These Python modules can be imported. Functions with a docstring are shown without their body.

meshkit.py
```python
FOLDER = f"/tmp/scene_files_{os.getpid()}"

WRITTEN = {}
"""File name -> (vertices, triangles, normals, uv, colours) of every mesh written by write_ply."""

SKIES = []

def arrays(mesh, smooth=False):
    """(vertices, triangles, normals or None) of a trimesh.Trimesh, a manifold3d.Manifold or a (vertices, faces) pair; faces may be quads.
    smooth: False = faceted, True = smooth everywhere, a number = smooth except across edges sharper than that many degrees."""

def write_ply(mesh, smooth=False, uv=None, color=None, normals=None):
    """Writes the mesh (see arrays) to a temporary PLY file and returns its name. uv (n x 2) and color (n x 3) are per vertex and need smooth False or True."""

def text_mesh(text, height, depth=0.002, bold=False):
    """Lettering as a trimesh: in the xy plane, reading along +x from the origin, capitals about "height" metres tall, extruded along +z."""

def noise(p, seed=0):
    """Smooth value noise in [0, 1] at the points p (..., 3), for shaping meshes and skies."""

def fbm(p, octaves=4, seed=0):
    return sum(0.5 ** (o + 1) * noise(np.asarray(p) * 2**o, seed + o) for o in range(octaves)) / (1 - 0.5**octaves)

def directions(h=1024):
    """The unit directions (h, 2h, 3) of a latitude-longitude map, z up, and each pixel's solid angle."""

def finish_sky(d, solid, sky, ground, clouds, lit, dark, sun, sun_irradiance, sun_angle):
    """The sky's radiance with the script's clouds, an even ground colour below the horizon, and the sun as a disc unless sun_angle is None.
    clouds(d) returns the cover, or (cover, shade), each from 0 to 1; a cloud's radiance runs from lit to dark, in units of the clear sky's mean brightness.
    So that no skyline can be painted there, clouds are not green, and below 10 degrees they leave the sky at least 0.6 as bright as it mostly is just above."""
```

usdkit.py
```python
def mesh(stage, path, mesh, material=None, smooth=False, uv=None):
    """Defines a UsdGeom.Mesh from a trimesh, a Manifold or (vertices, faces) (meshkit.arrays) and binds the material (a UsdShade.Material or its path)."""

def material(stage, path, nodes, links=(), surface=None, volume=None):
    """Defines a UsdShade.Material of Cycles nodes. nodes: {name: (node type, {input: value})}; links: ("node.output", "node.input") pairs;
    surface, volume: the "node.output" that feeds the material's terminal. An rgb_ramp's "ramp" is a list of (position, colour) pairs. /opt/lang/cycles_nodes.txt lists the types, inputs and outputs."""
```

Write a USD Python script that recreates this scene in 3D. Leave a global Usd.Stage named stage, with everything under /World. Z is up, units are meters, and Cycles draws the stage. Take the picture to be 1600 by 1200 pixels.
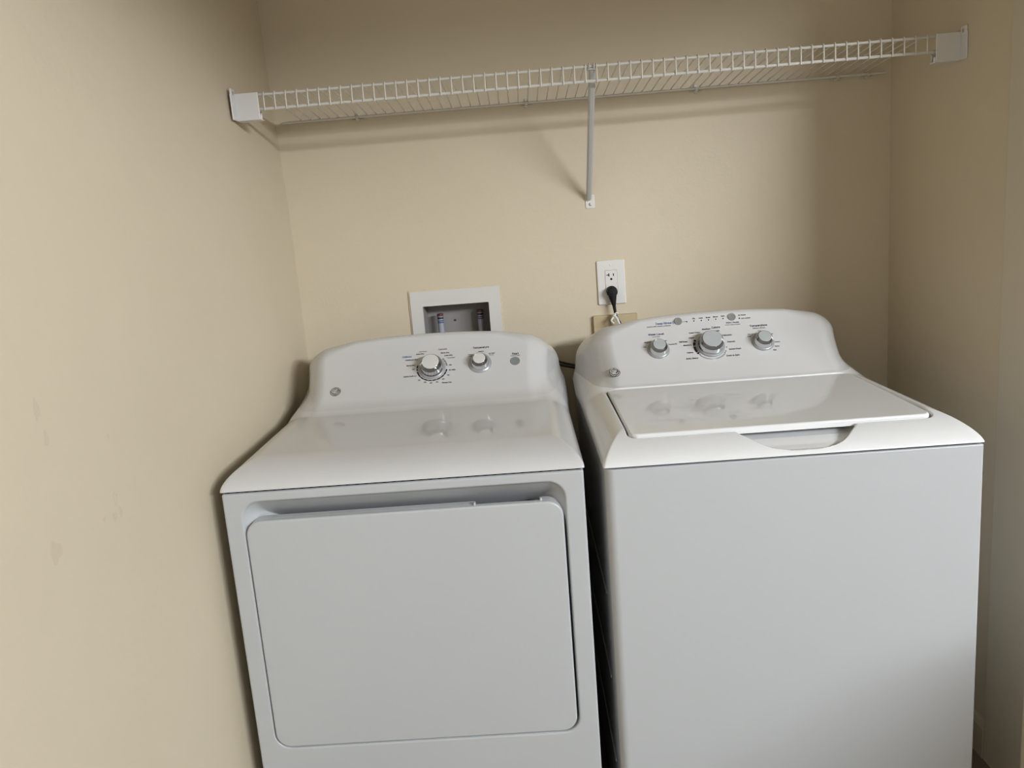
import math, numpy as np, trimesh, usdkit, meshkit
import manifold3d as m3
from shapely import affinity
from shapely.geometry import Polygon, LineString, Point, box as sbox
from shapely.ops import unary_union
from scipy.interpolate import PchipInterpolator
from pxr import Usd, UsdGeom, UsdLux, UsdShade, Gf, Sdf, Vt

stage = Usd.Stage.CreateInMemory()
UsdGeom.SetStageUpAxis(stage, UsdGeom.Tokens.z)
UsdGeom.SetStageMetersPerUnit(stage, 1.0)
world = UsdGeom.Xform.Define(stage, '/World')
stage.SetDefaultPrim(world.GetPrim())
UsdGeom.Scope.Define(stage, '/World/Looks')

# ---------------------------------------------------------------- camera, light, exposure
EXPOSURE = 0.0
cam = UsdGeom.Camera.Define(stage, '/World/camera')
CP = (0.626061, -2.116938, 1.337942)
CR = (0.996792, 0.016567, -0.078305); CU = (0.074039, 0.180791, 0.980731); CF = (-0.030405, 0.983382, -0.178984)
cam.AddTransformOp().Set(Gf.Matrix4d(*CR, 0, *CU, 0, *[-c for c in CF], 0, *CP, 1))
HAP = 36.0
cam.CreateHorizontalApertureAttr(HAP); cam.CreateVerticalApertureAttr(HAP * .75)
cam.CreateFocalLengthAttr(1181.99 / 1600 * HAP)
cam.CreateHorizontalApertureOffsetAttr(14.561 / 1600 * HAP)
cam.CreateVerticalApertureOffsetAttr(-39.609 / 1600 * HAP)
cam.CreateClippingRangeAttr(Gf.Vec2f(.05, 60)); cam.CreateExposureAttr(EXPOSURE)

dome = UsdLux.DomeLight.Define(stage, '/World/daylight_fill')          # soft light of the bright open room behind the camera
dome.CreateColorAttr(Gf.Vec3f(1.0, .955, .88)); dome.CreateIntensityAttr(.19)
lamp = UsdLux.RectLight.Define(stage, '/World/room_ceiling_lamp')       # wide lamp of the room, right of and behind the camera
lamp.CreateWidthAttr(2.1); lamp.CreateHeightAttr(.45); lamp.CreateIntensityAttr(92.0); lamp.CreateColorAttr(Gf.Vec3f(.93, .985, 1.04))
_p = Gf.Vec3d(3.5, -3.7, 2.40); _t = Gf.Vec3d(.7, -.1, 1.35)
_z = (_p - _t).GetNormalized(); _x = Gf.Cross(Gf.Vec3d(0, 0, 1), _z).GetNormalized(); _y = Gf.Cross(_z, _x)
lamp.AddTransformOp().Set(Gf.Matrix4d(*_x, 0, *_y, 0, *_z, 0, *_p, 1))

# ---------------------------------------------------------------- helpers
used = {}
def numbered(path):
    n = used.get(path, 0); used[path] = n + 1
    return path if n == 0 else '%s_%03d' % (path, n)
def pathof(parent): return '/World' if parent is None else str(parent.GetPath())
def obj(name, mesh, mat, parent=None, smooth=35, label=None, cat=None, group=None, kind=None):
    p = numbered(pathof(parent) + '/' + name)
    pr = usdkit.mesh(stage, p, mesh, MAT[mat], smooth=smooth).GetPrim()
    for k, v in (('label', label), ('category', cat), ('group', group), ('kind', kind)):
        if v: pr.SetCustomDataByKey(k, v)
    return pr
def thing(name, label, cat, group=None, kind=None, loc=(0, 0, 0)):
    x = UsdGeom.Xform.Define(stage, numbered('/World/' + name)); x.AddTranslateOp().Set(Gf.Vec3d(*loc))
    pr = x.GetPrim()
    for k, v in (('label', label), ('category', cat), ('group', group), ('kind', kind)):
        if v: pr.SetCustomDataByKey(k, v)
    return pr
def cat(*ms): return trimesh.util.concatenate([m for m in ms])
def man2tri(m):
    a = m.to_mesh(); return trimesh.Trimesh(np.array(a.vert_properties[:, :3], float), np.array(a.tri_verts), process=False)
def bx(x0, x1, y0, y1, z0, z1):
    m = trimesh.creation.box((x1 - x0, y1 - y0, z1 - z0)); m.apply_translation(((x0 + x1) / 2, (y0 + y1) / 2, (z0 + z1) / 2)); return m
def rbx(x0, x1, y0, y1, z0, z1, r=.002, n=8):
    """rounded box: hull of spheres"""
    s = m3.Manifold.sphere(r, n)
    return man2tri(m3.Manifold.batch_hull([s.translate((a, b, c)) for a in (x0 + r, x1 - r) for b in (y0 + r, y1 - r) for c in (z0 + r, z1 - r)]))
def tube(pts, r, n=10, caps=True):
    P = np.array(pts, float); T = np.gradient(P, axis=0); T /= np.linalg.norm(T, axis=1)[:, None]
    R = np.broadcast_to(r, len(P)); up = np.array([0, 0, 1.]) if abs(T[0][2]) < .9 else np.array([1., 0, 0])
    N = np.cross(T[0], up); N /= np.linalg.norm(N); V = []
    for i in range(len(P)):
        N = N - T[i] * (N @ T[i]); N /= np.linalg.norm(N); B = np.cross(T[i], N)
        a = np.arange(n) * 2 * np.pi / n
        V.append(P[i] + R[i] * (np.cos(a)[:, None] * N + np.sin(a)[:, None] * B))
    V = np.vstack(V); F = []
    for i in range(len(P) - 1):
        for k in range(n):
            a, b, c, d = i * n + k, i * n + (k + 1) % n, (i + 1) * n + (k + 1) % n, (i + 1) * n + k
            F += [(a, c, b), (a, d, c)]
    if caps:
        V = np.vstack([V, P[0], P[-1]]); q = len(V)
        for k in range(n):
            F += [(q - 2, k, (k + 1) % n), (q - 1, (len(P) - 1) * n + (k + 1) % n, (len(P) - 1) * n + k)]
    m = trimesh.Trimesh(V, F, process=False)
    if m.volume < 0: m.invert()
    return m
def bez(*P, n=16):
    """Catmull-Rom through points"""
    P = np.array(P, float); P = np.vstack([2 * P[0] - P[1], P, 2 * P[-1] - P[-2]]); out = []
    for i in range(1, len(P) - 2):
        for t in np.linspace(0, 1, n, endpoint=(i == len(P) - 3)):
            a, b, c, d = P[i - 1:i + 3]
            out.append(.5 * (2 * b + (c - a) * t + (2 * a - 5 * b + 4 * c - d) * t * t + (3 * b - a - 3 * c + d) * t ** 3))
    return np.array(out)
def rr(x0, x1, y0, y1, r, n=8):
    """counter-clockwise rounded rectangle; r = one radius or four (x1y0, x1y1, x0y1, x0y0)"""
    rs = (r,) * 4 if np.ndim(r) == 0 else r; out = []
    for (cx, cy, q), rad in zip(((x1, y0, -90), (x1, y1, 0), (x0, y1, 90), (x0, y0, 180)), rs):
        sx = -1 if cx == x1 else 1; sy = -1 if cy == y1 else 1
        for a in np.radians(np.linspace(q, q + 90, n)):
            out.append((cx + sx * rad + rad * math.cos(a), cy + sy * rad + rad * math.sin(a)))
    return np.array(out)
def loft(sections):
    """sections: list of (n,3) loops with equal counts -> closed mesh"""
    n = len(sections[0]); V = np.vstack(sections); F = []
    for i in range(len(sections) - 1):
        for k in range(n):
            a, b, c, d = i * n + k, i * n + (k + 1) % n, (i + 1) * n + (k + 1) % n, (i + 1) * n + k
            F += [(a, b, c), (a, c, d)]
    V = np.vstack([V, sections[0].mean(0), sections[-1].mean(0)]); q = len(V)
    for k in range(n): F += [(q - 2, (k + 1) % n, k), (q - 1, (len(sections) - 1) * n + k, (len(sections) - 1) * n + (k + 1) % n)]
    m = trimesh.Trimesh(V, F, process=False)
    if m.volume < 0: m.invert()
    return m
def plate(x0, x1, y0, y1, z0, z1, R, edge, axis='z', top=True, bottom=False, n=8, steps=4):
    """rounded-corner slab, its upper (and lower) rim rounded over by `edge`; axis z: in xy, axis y: in xz facing -y"""
    L = []
    def sec(inset, z): return np.c_[rr(x0 + inset, x1 - inset, y0 + inset, y1 - inset, tuple(np.maximum(np.broadcast_to(R, 4) - inset, .0004)), n), np.full(4 * n, z)]
    if bottom:
        for a in np.linspace(0, np.pi / 2, steps): L.append(sec(edge * (1 - math.sin(a)), z0 + edge * (1 - math.cos(a))))
    else: L.append(sec(0, z0))
    if top:
        for a in np.linspace(0, np.pi / 2, steps): L.append(sec(edge * (1 - math.cos(a)), z1 - edge * (1 - math.sin(a))))
    else: L.append(sec(0, z1))
    m = loft(L)
    if axis == 'y':                       # (x, y, z) -> (x, -z, y): top rim faces -y
        m.vertices = m.vertices[:, [0, 2, 1]] * [1, -1, 1]
        if m.volume < 0: m.invert()
    return m
def lathe(prof, n=48):
    """profile of (r, z) from the axis' bottom to top -> mesh about +z"""
    P = np.array(prof, float); a = np.arange(n) * 2 * np.pi / n
    V = np.vstack([np.c_[r * np.cos(a), r * np.sin(a), np.full(n, z)] for r, z in P]); F = []
    for i in range(len(P) - 1):
        for k in range(n):
            p, q, c, d = i * n + k, i * n + (k + 1) % n, (i + 1) * n + (k + 1) % n, (i + 1) * n + k
            F += [(p, q, c), (p, c, d)]
    V = np.vstack([V, [0, 0, P[0][1]], [0, 0, P[-1][1]]]); q = len(V)
    for k in range(n): F += [(q - 2, (k + 1) % n, k), (q - 1, (len(P) - 1) * n + k, (len(P) - 1) * n + (k + 1) % n)]
    return trimesh.Trimesh(V, F, process=False)
def extrude(poly, h):
    gs = getattr(poly, 'geoms', [poly])
    return cat(*[trimesh.creation.extrude_polygon(g, h, engine='earcut') for g in gs if g.area > 1e-12])
def frame(m, o, ex, ey, ez):
    m = m.copy(); M = np.eye(4); M[:3, 0], M[:3, 1], M[:3, 2], M[:3, 3] = ex, ey, ez, o; m.apply_transform(M); return m

# signed-distance modelling (rounded joins) with surface nets
def rmax(a, b, r): return np.minimum(-r, np.maximum(a, b)) + np.hypot(np.maximum(a + r, 0), np.maximum(b + r, 0))
def rmin(a, b, r): return np.maximum(r, np.minimum(a, b)) - np.hypot(np.maximum(r - a, 0), np.maximum(r - b, 0))
def sd_rr(x, y, x0, x1, y0, y1, r):
    qx = np.abs(x - (x0 + x1) / 2) - (x1 - x0) / 2 + r; qy = np.abs(y - (y0 + y1) / 2) - (y1 - y0) / 2 + r
    return np.hypot(np.maximum(qx, 0), np.maximum(qy, 0)) + np.minimum(np.maximum(qx, qy), 0) - r
def nets(f, lo, hi, h):
    lo, hi = np.array(lo, float), np.array(hi, float); N = np.ceil((hi - lo) / h).astype(int) + 1
    ax = [lo[k] + h * np.arange(N[k]) for k in range(3)]
    Fv = np.empty(N)
    for i in range(0, N[0], 24):
        X, Y, Z = np.meshgrid(ax[0][i:i + 24], ax[1], ax[2], indexing='ij'); Fv[i:i + 24] = f(X, Y, Z)
    S = Fv < 0
    cnt = sum(S[a:N[0] - 1 + a, b:N[1] - 1 + b, c:N[2] - 1 + c].astype(np.int8) for a in (0, 1) for b in (0, 1) for c in (0, 1))
    I = np.argwhere((cnt > 0) & (cnt < 8)); idx = np.full(N - 1, -1, np.int64); idx[tuple(I.T)] = np.arange(len(I))
    acc = np.zeros((len(I), 3)); num = np.zeros(len(I)); C = [np.array(c) for c in np.ndindex(2, 2, 2)]
    for a in C:
        for k in range(3):
            if a[k]: continue
            b = a.copy(); b[k] = 1
            fa, fb = Fv[tuple((I + a).T)], Fv[tuple((I + b).T)]; on = (fa < 0) != (fb < 0)
            t = np.where(on, fa / np.where(on, fa - fb, 1), 0)
            acc += np.where(on[:, None], a + (b - a) * t[:, None], 0); num += on
    V = lo + h * (I + acc / num[:, None]); Q = []
    for k in range(3):
        u, v = (k + 1) % 3, (k + 2) % 3
        A = [slice(None)] * 3; B = [slice(None)] * 3; A[k] = slice(0, -1); B[k] = slice(1, None)
        s0, s1 = S[tuple(A)], S[tuple(B)]; E = np.argwhere(s0 != s1)
        E = E[(E[:, u] > 0) & (E[:, v] > 0) & (E[:, u] < N[u] - 1) & (E[:, v] < N[v] - 1)]
        du = np.eye(3, dtype=int)[u]; dv = np.eye(3, dtype=int)[v]
        q = np.stack([idx[tuple(e.T)] for e in (E - du - dv, E - dv, E, E - du)], 1)
        flip = ~s0[tuple(E.T)]; q[flip] = q[flip][:, ::-1]; Q.append(q)
    Q = np.vstack(Q)
    def grad(P):
        e = h * .2; return np.stack([(f(*(P + d).T) - f(*(P - d).T)) / (2 * e) for d in np.eye(3) * e], 1)
    for _ in range(3):
        g = grad(V); st = -f(*V.T)[:, None] * g / np.maximum((g * g).sum(1), .05)[:, None]
        ln = np.linalg.norm(st, axis=1, keepdims=True); V = V + st * np.minimum(1, .7 * h / np.maximum(ln, 1e-12))
    d1 = np.linalg.norm(V[Q[:, 0]] - V[Q[:, 2]], axis=1); d2 = np.linalg.norm(V[Q[:, 1]] - V[Q[:, 3]], axis=1); w = d1 <= d2
    T = np.vstack([Q[w][:, [0, 1, 2]], Q[w][:, [0, 2, 3]], Q[~w][:, [0, 1, 3]], Q[~w][:, [1, 2, 3]]])
    g = grad(V); n = g / np.linalg.norm(g, axis=1, keepdims=True)
    return V, T, n, grad
def split(V, T, z, grad):
    """cut along a level plane; each half gets the field's normals"""
    out = []
    for s in (-1, 1):
        v, f = trimesh.intersections.slice_faces_plane(V, T, np.array([0, 0, s]), np.array([0, 0, z]))[:2]
        g = grad(v); out.append((v, f, g / np.linalg.norm(g, axis=1, keepdims=True)))
    return out
def nobj(name, V, T, n, mat, parent=None, **k):
    """mesh with the distance field's own normals"""
    u = np.unique(T); re = np.full(len(V), -1); re[u] = np.arange(len(u))
    pr = obj(name, trimesh.Trimesh(V[u], re[T], process=False), mat, parent, smooth=False, **k)
    m = UsdGeom.Mesh(pr); m.CreateNormalsAttr(Vt.Vec3fArray.FromNumpy(n[u].astype(np.float32))); m.SetNormalsInterpolation('vertex')
    return pr

# ---------------------------------------------------------------- materials
MAT = {}
def pbr(name, col, rough=.5, metal=0., coat=0., bump=None, spec=.5, **kw):
    n = {'p': ('principled_bsdf', dict(base_color=col, roughness=rough, metallic=metal, coat_weight=coat, specular_ior_level=spec, **kw))}; l = []
    if bump:
        sc, st, di = bump
        n['g'] = ('geometry', {}); n['n'] = ('noise_texture', {'scale': sc, 'detail': 4.0}); n['b'] = ('bump', {'strength': st, 'distance': di})
        l = [('g.position', 'n.vector'), ('n.fac', 'b.height'), ('b.normal', 'p.normal')]
    MAT[name] = usdkit.material(stage, '/World/Looks/' + name, n, l, surface='p.BSDF')
def wallmat(name, c1, c2, rough):
    n = {'g': ('geometry', {}), 'big': ('noise_texture', {'scale': 2.2, 'detail': 5.0, 'roughness': .6}), 'ramp': ('rgb_ramp', {'ramp': [(.3, c1), (.7, c2)]}),
         'fine': ('noise_texture', {'scale': 140.0, 'detail': 3.0}), 'mid': ('noise_texture', {'scale': 14.0, 'detail': 3.0}), 'b1': ('bump', {'strength': .12, 'distance': .002}),
         'b2': ('bump', {'strength': .12, 'distance': .01}), 'p': ('principled_bsdf', {'roughness': rough, 'specular_ior_level': .35})}
    l = [('g.position', 'big.vector'), ('g.position', 'fine.vector'), ('g.position', 'mid.vector'), ('big.fac', 'ramp.fac'), ('ramp.color', 'p.base_color'),
         ('fine.fac', 'b1.height'), ('mid.fac', 'b2.height'), ('b2.normal', 'b1.normal'), ('b1.normal', 'p.normal')]
    MAT[name] = usdkit.material(stage, '/World/Looks/' + name, n, l, surface='p.BSDF')
wallmat('cream_paint', (.605, .525, .395), (.630, .550, .415), .5)
pbr('ceiling_paint', (.72, .70, .66), .8)
pbr('floor_tile', (.15, .12, .09), .4)
pbr('baseboard_paint', (.50, .44, .335), .45); pbr('jamb_paint', (.59, .535, .425), .45)
pbr('gloss_enamel', (.60, .60, .605), .045); pbr('lit_enamel', (.75, .755, .76), .045); pbr('dryer_console_shaded', (.56, .555, .55), .06); pbr('washer_console_shaded', (.585, .58, .575), .06)  # one white enamel; light on covers and shade on consoles put into its tones
pbr('satin_enamel_shaded', (.485, .50, .515), .32)  # same white on the upright fronts, their weaker light put into the colour
pbr('seam_dark', (.012, .012, .013), .8)
pbr('chrome', (.62, .63, .64), .14, 1.); pbr('bezel_chrome', (.27, .27, .28), .10, 1.)
pbr('knob_cool_sheen', (.50, .535, .55), .32, .25)  # silver cap, cool reflection of the room put into its colour
pbr('knob_pale_sheen', (.72, .72, .70), .35, .2)  # same silver cap, pale reflection put into its colour
pbr('skirt_grey', (.34, .35, .36), .3, .2)
pbr('knob_white', (.8, .8, .78), .35)
pbr('button_grey', (.20, .22, .22), .45)
pbr('button_silver', (.45, .46, .46), .3, .8)
pbr('ink_black', (.012, .012, .013), .6); pbr('ink_blue', (.012, .09, .24), .6); pbr('ink_navy', (.03, .04, .12), .6); pbr('ink_grey', (.20, .18, .17), .6)
pbr('emblem_dark', (.075, .068, .062), .4, .2); pbr('emblem_light', (.62, .61, .58), .4)
pbr('wire_white', (.66, .64, .60), .4); pbr('plastic_white', (.68, .67, .66), .4); pbr('clip_clear', (.6, .57, .5), .4)
pbr('brace_grey', (.50, .50, .49), .4)
pbr('plate_white', (.72, .70, .67), .35); pbr('plate_tan', (.50, .40, .24), .5)
pbr('rubber_black', (.006, .006, .007), .6, spec=.25); pbr('slot_black', (.004, .004, .004), .8); pbr('screw_metal', (.42, .41, .39), .4, .5)
pbr('box_white', (.64, .63, .60), .5); pbr('pipe_lavender', (.36, .36, .44), .5); pbr('band_dark', (.03, .025, .04), .5); pbr('band_blue', (.05, .08, .18), .5); pbr('band_red', (.13, .04, .035), .5); pbr('box_liner_shaded', (.30, .285, .27), .55); pbr('scuff', (.572, .492, .370), .6)
pbr('cable_brown', (.03, .02, .015), .5); pbr('tie_white', (.75, .74, .72), .5); pbr('caulk', (.62, .54, .40), .6)
W_LABELS = [('Colors', 0.3482, 0.168, 0.0207, 'k', 1), ('Medium', 0.3243, 0.1651, 0.02, 'k', 0), ('Light', 0.349, 0.1573, 0.0124, 'k', 0), ('Deep Clean', 0.294, 0.1568, 0.0262, 'k', 1), ('Light', 0.2839, 0.1427, 0.0117, 'k', 0), ('Whites', 0.2625, 0.1334, 0.0203, 'k', 1), ('Medium', 0.2708, 0.1226, 0.0194, 'k', 0), ('Heavy', 0.2735, 0.1001, 0.0152, 'k', 0), ('Bulky Items', 0.2749, 0.0824, 0.029, 'k', 0), ('Drain & Spin', 0.373, 0.083, 0.031, 'k', 0), ('Speed Wash', 0.3819, 0.1017, 0.0298, 'k', 0), ('Casuals', 0.3772, 0.1241, 0.0191, 'k', 0), ('Delicates', 0.371, 0.1437, 0.0227, 'k', 0), ('Deep Rinse', 0.2227, 0.1889, 0.039, 'b', 1), ('Select with fabric softener', 0.2103, 0.1826, 0.0604, 'g', 0), ('Water Level', 0.2001, 0.1608, 0.0387, 'n', 1), ('(Load Size)', 0.1991, 0.1538, 0.0182, 'g', 0), ('Medium', 0.1757, 0.1396, 0.0149, 'k', 0), ('Low', 0.1674, 0.1267, 0.0067, 'k', 0), ('Precise Fill', 0.2362, 0.1288, 0.0204, 'k', 0), ('High', 0.2197, 0.1401, 0.0071, 'k', 0), ('Temperature', 0.452, 0.1637, 0.0426, 'k', 1), ('(Wash / Rinse)', 0.4517, 0.1568, 0.0299, 'g', 0), ('Cold', 0.4514, 0.1483, 0.0078, 'k', 0), ('Tap', 0.424, 0.1406, 0.0067, 'k', 0), ('Cold', 0.4236, 0.135, 0.0086, 'k', 0), ('Cool', 0.4781, 0.1376, 0.0074, 'k', 0), ('Colors', 0.4863, 0.1136, 0.0124, 'k', 0), ('Warm', 0.4827, 0.1007, 0.0112, 'k', 0), ('Hot', 0.4747, 0.0902, 0.0073, 'k', 0), ('Fill', 0.2981, 0.1964, 0.0061, 'k', 0), ('Soak', 0.3159, 0.1964, 0.01, 'k', 0), ('Wash', 0.3337, 0.1964, 0.0111, 'k', 0), ('Rinse', 0.352, 0.1969, 0.0118, 'k', 0), ('Spin', 0.3703, 0.1969, 0.0089, 'k', 0), ('Start / Pause', 0.3911, 0.178, 0.0312, 'k', 1), ('Press to start or pause', 0.3909, 0.1719, 0.0365, 'g', 0), ('Pause', 0.4203, 0.1964, 0.0129, 'k', 0), ('Lid Locked', 0.4252, 0.1875, 0.0223, 'k', 0)]
D_LABELS = [('Cool Down', 0.3373, 0.1647, 0.0192, 'g', 0), ('Less Dry', 0.3301, 0.1578, 0.0198, 'k', 0), ('Cottons', 0.2973, 0.1528, 0.0233, 'b', 1), ('Optimum Dry', 0.3092, 0.1427, 0.0316, 'k', 0), ('More Dry', 0.3077, 0.1262, 0.022, 'k', 0), ('Off', 0.3139, 0.1147, 0.0065, 'k', 0), ('Quick Fluff 10', 0.3061, 0.0946, 0.0312, 'k', 0), ('20', 0.3295, 0.0813, 0.0059, 'k', 0), ('30', 0.3432, 0.074, 0.0058, 'k', 0), ('40', 0.358, 0.0706, 0.0058, 'k', 0), ('50', 0.3734, 0.0723, 0.0058, 'k', 0), ('60', 0.3878, 0.0796, 0.0058, 'k', 0), ('Timed Dry', 0.3966, 0.0683, 0.0244, 'k', 1), ('70', 0.3999, 0.0902, 0.0059, 'k', 0), ('80 Min', 0.4102, 0.1055, 0.0159, 'k', 0), ('Off', 0.4055, 0.1199, 0.0065, 'k', 0), ('Cool Down', 0.4075, 0.1412, 0.019, 'g', 0), ('Less Dry', 0.401, 0.1483, 0.0209, 'k', 0), ('More Dry', 0.3927, 0.1563, 0.0215, 'k', 0), ('Casuals', 0.3868, 0.1676, 0.0222, 'g', 1), ('Temperature', 0.4825, 0.1637, 0.0401, 'k', 1), ('Cottons', 0.4564, 0.1457, 0.0137, 'k', 0), ('(High)', 0.4567, 0.1406, 0.0107, 'g', 0), ('Medium', 0.4824, 0.1528, 0.0131, 'k', 0), ('Air Fluff', 0.5088, 0.1452, 0.0149, 'k', 0), ('(No Heat)', 0.5088, 0.1406, 0.0119, 'g', 0), ('Start', 0.5671, 0.1391, 0.0166, 'k', 1), ('Push to Start', 0.5669, 0.1334, 0.0237, 'g', 0)]

# ---------------------------------------------------------------- the setting
WX = 1.6437                       # right wall of the alcove
BOX = (.347, .535, .94, 1.119)    # hole of the outlet box in the back wall
def wall(name, m, mat='cream_paint'): return obj(name, m, mat, smooth=False, kind='structure')
_P = [(.0060, 0.), (.0060, 1.19), (.0050, 1.41), (.0, 1.57), (-.007, 1.765), (-.016, 2.45)]      # the left wall leans a little
_poly = Polygon([(x, z) for x, z in _P] + [(-.15, 2.45), (-.15, 0)])
m = extrude(_poly, 4.5); m.vertices = np.c_[m.vertices[:, 0], .02 - m.vertices[:, 2], m.vertices[:, 1]]; m.fix_normals()
wall('wall_left', m)
m = man2tri(m3.Manifold.cube((2.1, .12, 2.45)).translate((-.15, 0, 0)) - m3.Manifold.cube((BOX[1] - BOX[0], .3, BOX[3] - BOX[2])).translate((BOX[0], -.1, BOX[2])))
wall('wall_back', m)
m = loft([np.c_[rr(WX, WX + .12, -.508, 0, .0005, 2), np.full(8, z)] for z in (0, 2.45)])
wall('wall_right', m)
wall('wall_front', bx(WX + .12, 4.6, -.6300, -.508, 0, 2.45))
m = loft([np.c_[rr(1.6335, WX + .1195, -.640, -.5085, .003, 4), np.full(16, z)] for z in (0, 2.449)])
wall('trim_1', m, 'jamb_paint')
wall('floor', bx(-.15, 4.6, -4.5, .12, -.1, 0), 'floor_tile')
wall('ceiling', bx(-.15, 4.6, -4.5, .12, 2.45, 2.55), 'ceiling_paint')
wall('ceiling_beam', bx(-.02, 4.6, -2.32, -2.18, 2.046, 2.45))
m = loft([np.c_[rr(WX - d, WX - .0003, -.508, -.001, .001, 2), np.full(8, z)] for d, z in ((.012, 0), (.012, .075), (.008, .088), (.004, .092))])
wall('baseboard_right', m, 'baseboard_paint')
m = loft([np.c_[rr(.0063, WX - .013, -.012, 0, .001, 2), np.full(8, z)] for z in (0, .09)])
wall('baseboard_back', m, 'baseboard_paint')

# faint scuffs on the left wall
wl = stage.GetPrimAtPath('/World/wall_left')
def scuff(y, z, ry, rz, ring=False):
    a = np.linspace(0, 2 * np.pi, 22, endpoint=False); q = 1 + .18 * np.sin(3 * a + y * 40) + .1 * np.sin(5 * a + z * 70)
    P = Polygon(np.c_[ry * q * np.cos(a), rz * q * np.sin(a)])
    if ring: P = P.difference(affinity.scale(P, .62, .74))
    m = extrude(P, .0003); m.vertices = np.c_[.0058 + m.vertices[:, 2], y + m.vertices[:, 0], z + m.vertices[:, 1]]; m.fix_normals()
    obj('scuff_mark', m, 'scuff', wl, smooth=False)
scuff(-1.064, .980, .0055, .0095, True); scuff(-1.073, .955, .006, .007); scuff(-1.056, .956, .004, .008); scuff(-1.100, .962, .004, .004)
scuff(-1.054, 1.072, .003, .005); scuff(-1.192, 1.110, .005, .011); scuff(-1.200, 1.150, .006, .014); scuff(-1.215, .965, .012, .014)
wall('added_shade_wall', bx(1.87, 2.6, -2.4, -1.32, 0, .86))  # unseen half wall, added to shade the lower right of the washer

# ---------------------------------------------------------------- control console shared by both machines
FACE = np.array([(-.378, .922), (-.335, .958), (-.285, 1.006), (-.25, 1.048), (-.235, 1.074)])
class Face:
    """the console's concave front: arclength s -> point and normal in the yz plane"""
    def __init__(o, dz):
        P = FACE + [0, dz]; it = PchipInterpolator(P[:, 1], P[:, 0]); z = np.linspace(P[0, 1], P[-1, 1], 400); y = it(z)
        o.z, o.y = z, y; o.s = np.r_[0, np.cumsum(np.hypot(np.diff(y), np.diff(z)))]
        zz = np.linspace(.80, 1.2, 800); k0 = (y[1] - y[0]) / (z[1] - z[0]); k1 = (y[-1] - y[-2]) / (z[-1] - z[-2])
        o.tz = zz; o.ty = np.where(zz < z[0], y[0] + k0 * (zz - z[0]), np.where(zz > z[-1], y[-1] + k1 * (zz - z[-1]), np.interp(zz, z, y)))
    def at(o, s): return np.interp(s, o.s, o.y), np.interp(s, o.s, o.z)
    def normal(o, s):
        (y0, z0), (y1, z1) = o.at(s - .002), o.at(s + .002); t = np.stack([y1 - y0, z1 - z0], -1); t /= np.linalg.norm(t, axis=-1, keepdims=True)
        return -t[..., 1], t[..., 0]
    def frame(o, m, x, s, h=0.):
        """place a mesh whose +z leaves the face"""
        y, z = o.at(s); ny, nz = o.normal(np.array(s)); n = np.array([0, float(ny), float(nz)])
        return frame(m, np.array([x, y, z]) + n * h, np.array([1., 0, 0]), np.cross(n, [1., 0, 0]), n)
    def wrap(o, m, x, s, h=.00025):
        """bend a flat mesh (in xy, thickness along z) onto the face"""
        m = m.copy(); v = m.vertices; y, z = o.at(s + v[:, 1]); ny, nz = o.normal(s + v[:, 1]); d = v[:, 2] + h
        m.vertices = np.c_[x + v[:, 0], y + ny * d, z + nz * d]; return m
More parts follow.
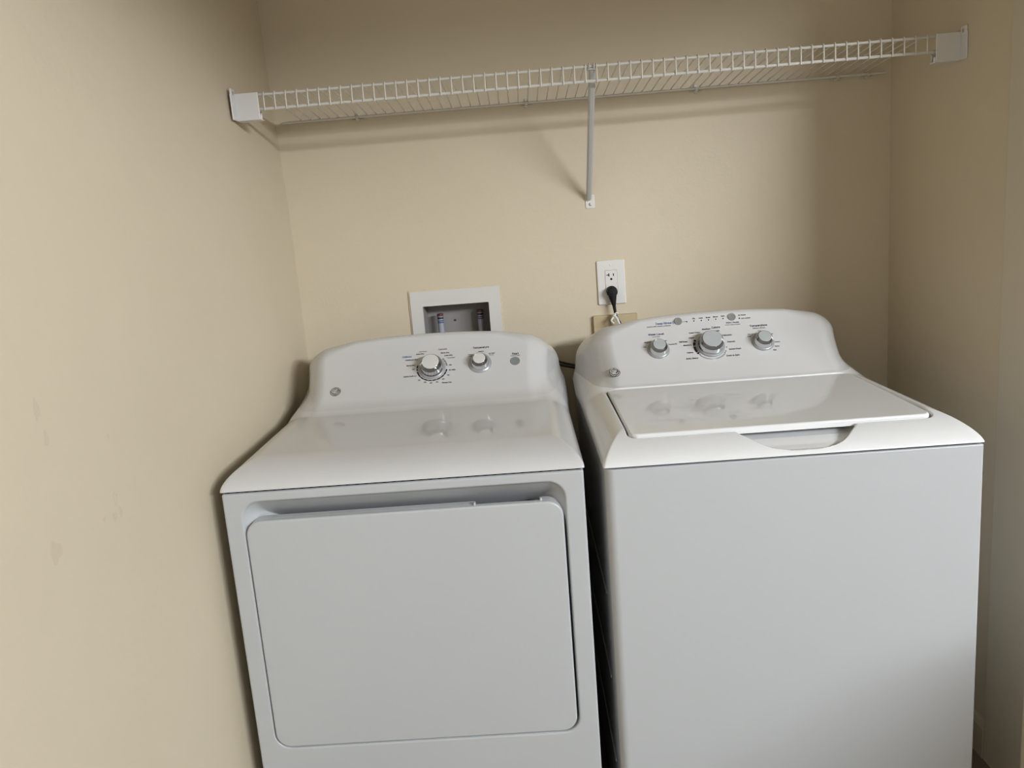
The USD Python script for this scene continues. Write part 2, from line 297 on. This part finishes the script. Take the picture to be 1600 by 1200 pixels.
def body_sdf(x0, yf, zl, H, wf, ws, pw, face, top, fillet, back=-.12):
    """sloping enamel cover and console of one machine, 0.686 wide, as one field"""
    x1 = x0 + .686; xc = x0 + .343
    hz = np.array([.85, .922, .97, 1.01, 1.04, 1.08]) ; hw = .343 - np.array([.002, .003, .008, .012, .017, .026])
    def f(x, y, z):
        a = np.clip(1 - (y - yf) / wf, 0, 1.6); b = np.clip(1 - np.minimum(x - x0, x1 - x) / ws, 0, 1.6)
        ab = (a ** 26 + b ** 26) ** (1 / 26)
        zz = np.maximum(z - zl, 0) / H
        cov = ((ab ** pw + zz ** pw) ** (1 / pw) - 1) * np.where(ab > .02, .042, H)
        cov = np.maximum(cov, y - back)
        yc = np.interp(z, face.tz, face.ty)
        side = (np.abs(x - xc) - np.interp(z, hz, hw) + .31 * np.interp(z, [.91, .955, .99], [.55, .9, 1.]) * np.clip(-.14 - y, 0, .28)) * .95
        con = rmax(side, (z - (top - .25 * (x - xc) ** 2) + .38 * (y + .235)) * .935, .045)
        con = rmax(con, (yc - y) * .72, .014 + .032 * np.clip((np.abs(x - xc) - .18) / .10, 0, 1))
        con = np.maximum(con, y - back)
        return rmin(cov, con, fillet + .022 * np.clip((np.abs(x - xc) - .27) / .05, 0, 1))
    return f
def snap(V, T, z, tol):
    """pull the open lower rim onto one level"""
    E = np.sort(np.vstack([T[:, [0, 1]], T[:, [1, 2]], T[:, [2, 0]]]), 1); u, c = np.unique(E, axis=0, return_counts=True)
    b = np.unique(u[c == 1]); b = b[V[b, 2] < z + tol]; V[b, 2] = z
INK = {'k': 'ink_black', 'b': 'ink_blue', 'n': 'ink_navy', 'g': 'ink_grey'}
def lettering(face, x0, items, parent):
    for t, x, s, w, c, b in items:
        m = meshkit.text_mesh(t, .01, depth=.0002, bold=True); lo, hi = m.bounds
        k = w / (hi[0] - lo[0]); kk = min(k, .62)
        m.vertices = (m.vertices - [(lo[0] + hi[0]) / 2, (lo[1] + hi[1]) / 2, 0]) * [k, k, 1]
        obj('lettering', face.wrap(m, x0 + x, s), INK[c], parent, smooth=False)
def arc_ring(face, x, s, r0, r1, a0, a1, parent, mat='ink_black', name='dial_track'):
    a = np.radians(np.linspace(a0, a1, max(3, int(abs(a1 - a0) / 6) + 2)))
    P = Polygon(np.r_[np.c_[r1 * np.cos(a), r1 * np.sin(a)], np.c_[r0 * np.cos(a), r0 * np.sin(a)][::-1]])
    obj(name, face.wrap(extrude(P, .0002), x, s), mat, parent, smooth=False)
def dot(face, x, s, r, parent, mat='ink_black', sq=False):
    P = sbox(-r, -r, r, r) if sq else Point(0, 0).buffer(r, 6)
    obj('indicator_dot', face.wrap(extrude(P, .0002), x, s), mat, parent, smooth=False)
def knob(face, x, s, rs, rb, rc, H, ang, parent, name, cap_mat, label=None):
    """skirt, tapering chrome body, cap and pointer"""
    y, z = face.at(s); k = UsdGeom.Xform.Define(stage, numbered(pathof(parent) + '/' + name)).GetPrim()
    if label: k.SetCustomDataByKey('label', label)
    P = lambda m: face.frame(m, x, s)
    obj('skirt', P(lathe([(rs, 0.0), (rs, .0012), (rs - .0012, .0026), (rb + .004, .0045), (rb + .001, .006)], 56)), 'skirt_grey', k)
    obj('knob_body', P(lathe([(rb + .002, .004), (rb + .0012, .009), (rb, H * .62), (rb - .0004, H * .72)], 56)), 'chrome', k)
    obj('bezel', P(lathe([(rb - .003, H * .70), (rb - .0004, H * .72), (rb - .0014, H * .80), (rc + .0012, H - .0006), (rc + .0004, H)], 56)), 'bezel_chrome', k)
    obj('cap', P(lathe([(rc, H - .003), (rc, H + .0002), (rc - .0006, H + .0008), (rc * .5, H + .0011)], 48)), cap_mat, k)
    w = .0023; m = extrude(sbox(rc * .86, -w, rb - .0004, w), .0016)
    dz = lambda v: np.interp(np.hypot(v[:, 0], v[:, 1]), [rc, rc + .0012, rb - .002, rb], [H, H - .0006, H * .80, H * .72])
    m = m.subdivide().subdivide(); m.vertices[:, 2] += dz(m.vertices) - .0002
    m.apply_transform(trimesh.transformations.rotation_matrix(math.radians(ang), (0, 0, 1)))
    obj('pointer', P(m), 'knob_white', k)
def emblem(face, x, s, R, parent):
    """round monogram badge: dark disc, light ring and script letters"""
    e = UsdGeom.Xform.Define(stage, numbered(pathof(parent) + '/emblem')).GetPrim()
    obj('badge', face.frame(lathe([(R, 0), (R, .0006), (R - .0004, .001)], 40), x, s), 'emblem_dark', e)
    def rib(p, w=.055): return LineString(p).buffer(w, 4)
    t = np.linspace(0, 2 * np.pi, 60); parts = []
    for q in range(4):      # ring made of four swashes that curl inwards
        a = np.radians(np.linspace(q * 90 + 14, q * 90 + 92, 14)); r_ = np.r_[np.full(11, .84), .80, .74, .66]
        parts.append(rib(np.c_[r_ * np.cos(a), r_ * np.sin(a)], .05))
    G = bez((-.10, .36), (-.28, .46), (-.47, .28), (-.50, -.06), (-.36, -.36), (-.14, -.40), (-.06, -.20), (-.13, -.02), (-.28, -.06), (-.24, -.20), n=6)
    G2 = bez((-.10, .36), (-.06, .20), (-.20, .12), n=6)
    E1 = bez((.40, .30), (.26, .46), (.10, .36), (.14, .14), (.30, .06), n=6)
    E2 = bez((.30, .06), (.10, -.02), (.04, -.24), (.18, -.42), (.38, -.36), (.50, -.14), n=6)
    parts += [rib(g, .065) for g in (G, G2, E1, E2)]
    P = affinity.scale(unary_union(parts), R, R, origin=(0, 0))
    obj('monogram', face.frame(extrude(P, .0005), x, s, .0009), 'emblem_light', e, smooth=False)

# ---------------------------------------------------------------- dryer
DX, DY, DZ = .0342, -.7792, .8788; DFLAT = .920
dryer = thing('dryer', 'white dryer with a recessed front door, standing against the left wall', 'clothes dryer')
fd = Face(-.003); DTOP = 1.0785
f = body_sdf(DX, DY, DZ, DFLAT - DZ, .092, .055, 1.7, fd, DTOP, .022)
V, T, N, G = nets(f, (DX - .004, DY - .004, DZ), (DX + .690, -.118, 1.085), .003)
snap(V, T, DZ, .004)
lower, upper = split(V, T, DFLAT + .006, G)
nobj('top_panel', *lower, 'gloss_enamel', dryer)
dcon = nobj('control_console', *upper, 'dryer_console_shaded', dryer)
# cabinet: shell behind, moulded front with a recess for the door
i = .003
obj('cabinet', plate(DX + i, DX + .686 - i, DY + .0995, -.125, .03, DZ - .003, .006, .002, n=4), 'satin_enamel_shaded', dryer)
RX0, RX1, RZ0, RZ1 = .0715, .6808, .335, .8565; FY = DY + .002
def ff(x, y, z):
    out = rmax(sd_rr(x, z, DX + i, DX + .686 - i, .03, DZ - .0042, .004), FY - y, .004); out = np.maximum(out, y - (DY + .10))
    hole = sd_rr(x, z, RX0, RX1, RZ0, RZ1, .034)
    sl = np.interp(z, [.745, .79], [7., 1.1])
    hole = rmax(hole, ((y - FY) - np.minimum(.092, .003 - hole * sl)) / np.hypot(1, sl), .004)
    return rmax(out, -hole, .004)
V, T, N, G = nets(ff, (DX, DY - .003, .027), (DX + .686, DY + .103, DZ), .003)
nobj('front_panel', V, T, N, 'satin_enamel_shaded', dryer)
obj('seam', bx(DX + .008, DX + .678, DY + .008, -.13, DZ - .012, DZ + .001), 'seam_dark', dryer, smooth=False)
ddoor = UsdGeom.Xform.Define(stage, '/World/dryer/door').GetPrim()
m = plate(.0745, .6752, .3402, .8185, -(DY + .012), -(DY - .001), .030, .004, axis='y', n=10)
obj('door_panel', m, 'satin_enamel_shaded', ddoor)
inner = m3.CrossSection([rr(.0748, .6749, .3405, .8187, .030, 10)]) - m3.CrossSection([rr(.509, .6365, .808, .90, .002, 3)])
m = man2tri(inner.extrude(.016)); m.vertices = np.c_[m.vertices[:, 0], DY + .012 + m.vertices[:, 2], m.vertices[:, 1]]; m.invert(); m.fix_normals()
obj('door_shell', m, 'satin_enamel_shaded', ddoor, smooth=30)
for x in (.510, .6345): obj('latch_tab', rbx(x - .002, x + .002, DY + .006, DY + .015, .806, .8235, .0012), 'satin_enamel_shaded', ddoor)
for x in (DX + .06, DX + .626):
    for y in (DY + .08, -.19): obj('foot', lathe([(.022, 0), (.022, .008), (.012, .012), (.012, .031)], 20).apply_translation((x, y, 0)), 'rubber_black', dryer)
D_KN = [(.3601, .1147), (.4787, .1184)]
knob(fd, DX + .3601, .1147, .0335, .0272, .0208, .030, 188, dryer, 'cycle_knob', 'knob_pale_sheen')
knob(fd, DX + .4787, .1184, .0285, .0205, .0150, .024, 128, dryer, 'temperature_knob', 'knob_pale_sheen')
for a0, a1 in ((164, 176), (180, 187), (193, 220), (222, 237), (239, 254), (256, 270), (272, 287), (289, 305), (307, 322), (324, 337), (339, 350)):
    arc_ring(fd, DX + .3601, .1147, .0352, .0385, a0, a1, dcon)
for a0, a1 in ((6, 22), (24, 34), (36, 44)): arc_ring(fd, DX + .3601, .1147, .0352, .0385, a0, a1, dcon, 'ink_grey')
obj('start_button', fd.frame(lathe([(.0122, -.002), (.0122, .0004), (.0116, .0012), (.008, .0008)], 36), DX + .5652, .1178), 'button_grey', dryer)
emblem(fd, DX + .1241, .0655, .0130, dryer)
lettering(fd, DX, D_LABELS, dcon)

# ---------------------------------------------------------------- washer
HX, HY, HZ = .7512, -.7975, .8812
washer = thing('washing_machine', 'white top-loading washing machine with three silver knobs, standing right of the dryer', 'washing machine')
fw = Face(0.); WTOP = 1.0805
LX0, LX1, LY0, LY1 = .8113, .3761 + 1.0012, -.732, -.3755
f0 = body_sdf(HX, HY, HZ, .923 - HZ, .108, .052, 1.55, fw, WTOP, .012)
SCY = np.linspace(-.794, -.70, 120); SCW = PchipInterpolator([-.794, -.7885, -.782, -.772, -.757, -.738, -.70], [.020, .046, .062, .076, .091, .107, .112])(SCY)
def fwash(x, y, z):
    f = f0(x, y, z)
    g = .0035
    pit = np.maximum(sd_rr(x, y, LX0 - g, LX1 + g, LY0 - g, LY1 + g, .018), .9045 - z)
    f = rmax(f, -pit, .0025)
    # finger scoop in the front slope, under the lid's edge
    xm = x - 1.121; hwid = np.interp(y, SCY, SCW)
    sc = rmax((np.abs(xm) - hwid) * .8, -.7895 - y, .010); sc = rmax(sc, y + .690, .006)
    sc = rmax(sc, np.interp(y, [-.792, -.735, -.70], [.8862, .8968, .8985]) - z, .009)
    return rmax(f, -sc, .006)
V, T, N, G = nets(fwash, (HX - .004, HY - .004, HZ), (HX + .690, -.118, 1.085), .002)
snap(V, T, HZ, .0035)
lower, upper = split(V, T, .929, G)
nobj('top_cover', *lower, 'lit_enamel', washer)
wcon = nobj('control_console', *upper, 'washer_console_shaded', washer)
i = .003
obj('cabinet', plate(HX + i, HX + .6845, HY + .002, -.125, .03, HZ - .0042, (.005, .005, .006, .018), .003, n=10), 'satin_enamel_shaded', washer)
obj('seam', bx(HX + .012, HX + .674, HY + .012, -.13, HZ - .012, HZ + .001), 'seam_dark', washer, smooth=False)
for z in (.587, .400, .205): # pressed ribs along the left side of the cabinet
    obj('side_rib', rbx(HX + .0008, HX + .006, -.70, -.20, z - .004, z + .004, .002), 'satin_enamel_shaded', washer)
lid = plate(LX0, LX1, LY0, LY1, .9085, .9215, .018, .0045, n=10)
lid.vertices[:, 2] += .016 * (lid.vertices[:, 1] - LY0)
obj('lid', lid, 'lit_enamel', washer)
for x in (HX + .06, HX + .626):
    for y in (HY + .08, -.19): obj('foot', lathe([(.022, 0), (.022, .008), (.012, .012), (.012, .031)], 20).apply_translation((x, y, 0)), 'rubber_black', washer)
knob(fw, HX + .3255, .1168, .0345, .0290, .0232, .031, -14, washer, 'cycle_knob', 'knob_cool_sheen')
knob(fw, HX + .1991, .1157, .0270, .0207, .0150, .025, 118, washer, 'water_level_knob', 'knob_cool_sheen')
knob(fw, HX + .4523, .1163, .0270, .0207, .0155, .025, -22, washer, 'temperature_knob', 'knob_cool_sheen')
for a0, a1 in ((150, 158), (160, 176), (179, 205), (207, 214)): arc_ring(fw, HX + .3255, .1168, .0355, .0415, a0, a1, wcon)
arc_ring(fw, HX + .3255, .1168, .0385, .0415, 222, 318, wcon, 'skirt_grey')
for a in (219, 322, 330, 348): dot(fw, HX + .3255 + .0385 * math.cos(math.radians(a)), .1168 + .0385 * math.sin(math.radians(a)), .0018, wcon, 'ink_grey')
for x, s in ((.2591, .1916), (.3915, .1929)):
    obj('push_button', fw.frame(lathe([(.0098, -.003), (.0098, .0022), (.0090, .0036), (.0060, .0034)], 36), HX + x, s), 'button_silver', washer)
for x, s in ((.2802, .1893), (.2980, .1898), (.3162, .1898), (.3340, .1898), (.3520, .1902), (.3700, .1907)): dot(fw, HX + x, s, .0016, wcon)
for x, s in ((.4101, .1960), (.4097, .1880)): dot(fw, HX + x, s, .0015, wcon, sq=True)
obj('lead_line', fw.wrap(extrude(sbox(-.0060, -.0005, .0060, .0005), .0002), HX + .2745, .1895), 'ink_blue', wcon, smooth=False)
gl = LineString([(-.0016, .004), (-.0012, -.004), (.0012, -.004), (.0016, .004)]).buffer(.0004)
obj('glass_symbol', fw.wrap(extrude(gl, .0002), HX + .2462, .1902), 'ink_blue', wcon, smooth=False)
emblem(fw, HX + .0852, .0581, .0130, washer)
lettering(fw, HX, W_LABELS, wcon)

# ---------------------------------------------------------------- wire shelf on the walls
SY, ZU, ZL, ZR = -.3115, 1.6647, 1.6328, 1.6410
shelf = thing('wire_shelf', 'long white ventilated wire shelf mounted across the alcove above both machines', 'wire shelf')
obj('front_rod', tube([(.030, SY, ZU), (WX - .030, SY, ZU)], .0031), 'wire_white', shelf)
obj('front_rod', tube([(.030, SY, ZL), (WX - .030, SY, ZL)], .0034), 'wire_white', shelf)
obj('back_rod', tube([(.020, -.010, ZR), (WX - .020, -.010, ZR)], .0030), 'wire_white', shelf)
ux = .072; k = 0
while ux < WX - .05:
    p = [(ux, -.006, ZR + .0046), (ux, -.15, (ZR + ZU) / 2 + .004), (ux, SY + .004, ZU + .0046), (ux, SY - .0018, ZU + .0045), (ux, SY - .0048, ZU + .001), (ux, SY - .0051, (ZU + ZL) / 2), (ux, SY - .0052, ZL - .004)]
    obj('cross_wire', tube(p, .0017, 6), 'wire_white', shelf, smooth=60); ux += .0254; k += 1
# end brackets, screwed to the side walls
def bracket(side, label):
    x0 = .004 if side < 0 else WX; d = -side
    X = lambda a: x0 + d * a
    b = thing('shelf_end_bracket', label, 'shelf bracket', 'end brackets of the wire shelf')
    def B(a0, a1, y0, y1, z0, z1, r=.002): return rbx(min(X(a0), X(a1)), max(X(a0), X(a1)), y0, y1, z0, z1, r)
    obj('wall_plate', cat(B(0, .004, SY - .034, SY + .030, 1.609, 1.667, .0018), B(0, .0047, SY - .032, SY - .010, 1.66, 1.679, .0018)), 'plastic_white', b)
    m = cat(B(.003, .058, SY - .0135, SY - .0095, 1.608, 1.669, .002), B(.003, .0575, SY - .013, SY + .018, 1.608, 1.612, .0018), B(.003, .054, SY + .014, SY + .018, 1.609, 1.630, .0018))
    obj('cup', m, 'plastic_white', b)
    obj('lock_tab', B(.0565, .0615, SY - .012, SY - .006, 1.6065, 1.620, .0018), 'plastic_white', b)
    sc = lathe([(.0042, 0), (.0042, .001), (.0025, .002)], 16); sc.apply_transform(trimesh.transformations.rotation_matrix(math.pi / 2 * d, (0, 1, 0))); sc.apply_translation((X(.0038), SY - .021, 1.669))
    obj('screw', sc, 'screw_metal', b)
bracket(-1, 'white plastic end bracket of the wire shelf, screwed to the left wall')
bracket(1, 'white plastic end bracket of the wire shelf, screwed to the right wall')
# diagonal brace
BXc = .829
br = thing('shelf_brace', 'grey diagonal metal brace holding up the middle of the wire shelf', 'shelf brace')
A = np.array([BXc - .004, SY + .004, ZU - .006]); Bp = np.array([BXc + .001, -.006, 1.377]); ax = (Bp - A) / np.linalg.norm(Bp - A)
ex = np.array([1., 0, 0]); nn = np.cross(ax, ex); nn /= np.linalg.norm(nn)
prof = [(-.0075, .004), (-.0072, -.003), (-.0035, -.0052), (.0035, -.0052), (.0072, -.003), (.0075, .004), (.0062, .0042), (.0058, -.002), (.0030, -.0038), (-.0030, -.0038), (-.0058, -.002), (-.0062, .0042)]
secs = [np.array([P0 + ex * a * w_ + nn * (-b) for a, b in prof]) for P0, w_ in ((A, 1.), (A + ax * .30, 1.), (Bp - ax * .012, .95), (Bp, .9))]
obj('channel', loft(secs), 'brace_grey', br, smooth=25)
obj('hook', cat(rbx(BXc - .016, BXc + .003, SY - .003, SY + .008, ZU - .0085, ZU - .0035, .0018), tube(bez((BXc - .012, SY + .006, ZU - .006), (BXc - .012, SY - .006, ZU - .003), (BXc - .012, SY - .0055, ZU + .005), (BXc - .012, SY + .003, ZU + .006), n=5), .0018, 8), tube(bez((BXc - .001, SY + .006, ZU - .006), (BXc - .001, SY - .006, ZU - .003), (BXc - .001, SY - .0055, ZU + .005), (BXc - .001, SY + .003, ZU + .006), n=5), .0018, 8)), 'brace_grey', br)
obj('foot_plate', plate(.8205, .8455, 1.352, 1.388, 0.0, .0022, .003, .0008, axis='y', n=4), 'plate_white', br)
sc = lathe([(.0042, 0), (.0042, .001), (.0028, .0018)], 16); sc.apply_transform(trimesh.transformations.rotation_matrix(math.pi / 2, (1, 0, 0))); sc.apply_translation((.8330, -.0020, 1.3625))
obj('screw', sc, 'screw_metal', br)
# small wall clips under the back rod
for x, t in ((.223, 'first small wall clip from the left under the back rod of the wire shelf'), (.678, 'small wall clip under the back rod of the shelf, left of the diagonal brace'),
             (1.129, 'small wall clip under the back rod of the shelf, right of the diagonal brace'), (1.498, 'small wall clip under the back rod, second from the right wall'), (1.578, 'small wall clip under the back rod of the shelf nearest the right wall')):
    m = cat(rbx(x - .005, x + .005, -.0045, 0, ZR - .012, ZR + .012, .0015), rbx(x - .004, x + .004, -.015, -.0005, ZR - .0068, ZR - .0030, .0015), rbx(x - .004, x + .004, -.0155, -.0125, ZR - .0060, ZR + .003, .0012), rbx(x - .016, x + .016, -.004, -.0005, ZR - .0085, ZR - .0055, .0012))
    obj('wall_clip', m, 'clip_clear', None, label=t, cat='shelf clip', group='wall clips of the wire shelf')

# ---------------------------------------------------------------- outlets
out = thing('electrical_outlet', 'white wall outlet plate with one free socket and a black plug in the lower one', 'wall outlet')
OX, OZ = .8401 + .039, 1.2077 - .0617
obj('cover_plate', plate(.8401, .9182, 1.0845, 1.2077, 0, .0055, .004, .003, axis='y', n=5), 'plate_white', out)
obj('receptacle', plate(OX - .0165, OX + .0165, OZ - .0335, OZ + .0335, .003, .0068, .0015, .0008, axis='y', n=3), 'plate_white', out)
obj('receptacle_gap', plate(OX - .0170, OX + .0170, OZ - .0340, OZ + .0340, .004, .00565, .002, .0002, axis='y', n=3), 'slot_black', out)
def yb(x0, x1, z0, z1, y0=-.0072, y1=-.004): return bx(x0, x1, y0, y1, z0, z1)
sz = OZ + .021
obj('slot', cat(yb(OX - .0074, OX - .0050, sz - .0042, sz + .0042), yb(OX - .0128, OX - .0070, sz - .0014, sz + .0010)), 'slot_black', out, smooth=False)
obj('slot', yb(OX + .0052, OX + .0074, sz - .0036, sz + .0036), 'slot_black', out, smooth=False)
g = extrude(Point(0, 0).buffer(.0030, 8), .003); g.vertices = np.c_[g.vertices[:, 0] + OX, -.0042 - g.vertices[:, 2], g.vertices[:, 1] + sz - .0118]; g.fix_normals()
obj('slot', g, 'slot_black', out, smooth=False)
sc = lathe([(.0030, 0), (.0030, .0006), (.0022, .0012)], 14); sc.apply_transform(trimesh.transformations.rotation_matrix(math.pi / 2, (1, 0, 0))); sc.apply_translation((OX - .001, -.0053, OZ + .0485))
obj('screw', sc, 'plate_white', out)
cord = thing('power_cord', 'black power plug and cord hanging from the wall outlet behind the washing machine', 'power cord')
# plug: round head on the socket, strain relief pointing down
pl = m3.Manifold.batch_hull([m3.Manifold.cylinder(.012, .0150, .0150, 32).rotate((90, 0, 0)).translate((OX - .001, -.0072, 1.1215)), m3.Manifold.cylinder(.009, .0125, .0135, 32).rotate((90, 0, 0)).translate((OX - .001, -.022, 1.1210))])
pl2 = m3.Manifold.batch_hull([m3.Manifold.sphere(.0125, 24).translate((OX - .001, -.020, 1.1165)), m3.Manifold.sphere(.0062, 20).translate((OX + .001, -.025, 1.0880))])
obj('plug', man2tri(pl + pl2), 'rubber_black', cord)
obj('cable', tube(bez((OX + .001, -.025, 1.090), (OX + .003, -.027, 1.070), (OX + .006, -.032, 1.050), (OX + .016, -.045, 1.025), (OX + .02, -.06, .97), (OX - .01, -.07, .80), n=8), np.r_[np.linspace(.0055, .0042, 8), np.full(32, .004)], 10), 'rubber_black', cord)
tie = cat(tube(bez((OX + .004, -.036, 1.060), (OX - .004, -.040, 1.052), (OX - .010, -.044, 1.044), (OX - .004, -.050, 1.036), n=6), .0028, 8), tube(bez((OX - .002, -.040, 1.058), (OX + .005, -.044, 1.050), (OX + .010, -.048, 1.036), (OX + .013, -.052, 1.028), n=6), .0036, 8), tube(bez((OX, -.036, 1.060), (OX + .006, -.037, 1.064), (OX + .010, -.034, 1.060), n=6), .0022, 8))
obj('cord_tie', tie, 'tie_white', cord, label='white twisted cord tie')
obj('wall_box_cover', plate(.8225, .9465, .985, 1.0555, 0, .012, .003, .002, axis='y', n=4), 'plate_tan', None, label='beige painted cover plate on the back wall, half hidden behind the washing machine', cat='cover plate')
c2 = thing('power_cord', 'dark brown cable running between the dryer and the washing machine against the back wall', 'power cord')
obj('cable', tube(bez((.62, -.045, .955), (.68, -.045, .942), (.74, -.042, .926), (.80, -.04, .908), (.86, -.05, .88), n=8), .0042, 10), 'cable_brown', c2)
obj('cable', tube(bez((.62, -.038, .968), (.68, -.038, .953), (.74, -.036, .932), (.80, -.04, .915), (.86, -.05, .89), n=8), .0030, 10), 'cable_brown', c2)

# ---------------------------------------------------------------- recessed outlet box with its two pipes
ob = thing('washer_outlet_box', 'white recessed water outlet box in the back wall above the dryer', 'outlet box')
fr = m3.CrossSection([rr(.3145, .567, .90, 1.1605, .003, 4)]) - m3.CrossSection([rr(BOX[0] + .001, BOX[1] - .001, BOX[2] + .001, BOX[3] - .001, .002, 3)])
m = man2tri(fr.extrude(.006)); m.vertices = np.c_[m.vertices[:, 0], -m.vertices[:, 2], m.vertices[:, 1]]; m.fix_normals()
obj('frame', m, 'box_white', ob, smooth=False)
lip = m3.CrossSection([rr(.3105, .571, .90, 1.1650, .006, 4)]) - m3.CrossSection([rr(.316, .5655, .90, 1.159, .004, 4)])
m = man2tri(lip.extrude(.003)); m.vertices = np.c_[m.vertices[:, 0], -m.vertices[:, 2], m.vertices[:, 1]]; m.fix_normals()
m = m.subdivide_to_size(.012); nz = meshkit.noise(m.vertices * 160); m.vertices += np.c_[(nz - .5) * .003, -np.abs(nz - .4) * .002 * (m.vertices[:, 1] < -.001), (nz - .5) * .003]
obj('caulk_bead', m, 'caulk', ob, label='uneven painted caulk around the frame')
b0, b1, b2, b3 = BOX; e = .002; dp = .09
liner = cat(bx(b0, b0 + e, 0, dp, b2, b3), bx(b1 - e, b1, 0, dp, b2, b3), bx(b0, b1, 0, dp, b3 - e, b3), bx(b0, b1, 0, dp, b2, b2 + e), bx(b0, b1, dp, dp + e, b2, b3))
obj('liner', liner, 'box_liner_shaded', ob, smooth=False)  # liner colour darkened: the shade inside the recess is painted in
for x, zt, l in ((.3885, 1.085, 'left capped water pipe stub inside the wall outlet box'), (.5045, 1.0885, 'right capped water pipe stub inside the wall outlet box')):
    p = thing('water_pipe', l, 'water pipe', 'pipe stubs in the outlet box')
    P = lambda prof, mat, nm: obj(nm, lathe(prof, 28).apply_translation((x, .055, 0)), mat, p)
    P([(.0085, b2 + .002), (.0085, zt - .006), (.0085, zt - .001), (.0078, zt)], 'pipe_lavender', 'pipe')
    P([(.0090, zt - .004), (.0092, zt - .003), (.0092, zt + .002), (.0085, zt + .003)], 'band_red', 'cap')
    P([(.0088, zt - .012), (.0088, zt - .0065)], 'band_dark', 'band'); P([(.0088, zt - .0185), (.0088, zt - .0155)], 'band_blue', 'band'); P([(.0088, zt - .0235), (.0088, zt - .0205)], 'band_blue', 'band')
obj('screw', lathe([(.003, 0), (.003, .002), (.002, .003)], 12).apply_transform(trimesh.transformations.rotation_matrix(math.pi / 2, (1, 0, 0))).apply_translation((.428, dp, 1.062)), 'band_red', ob)
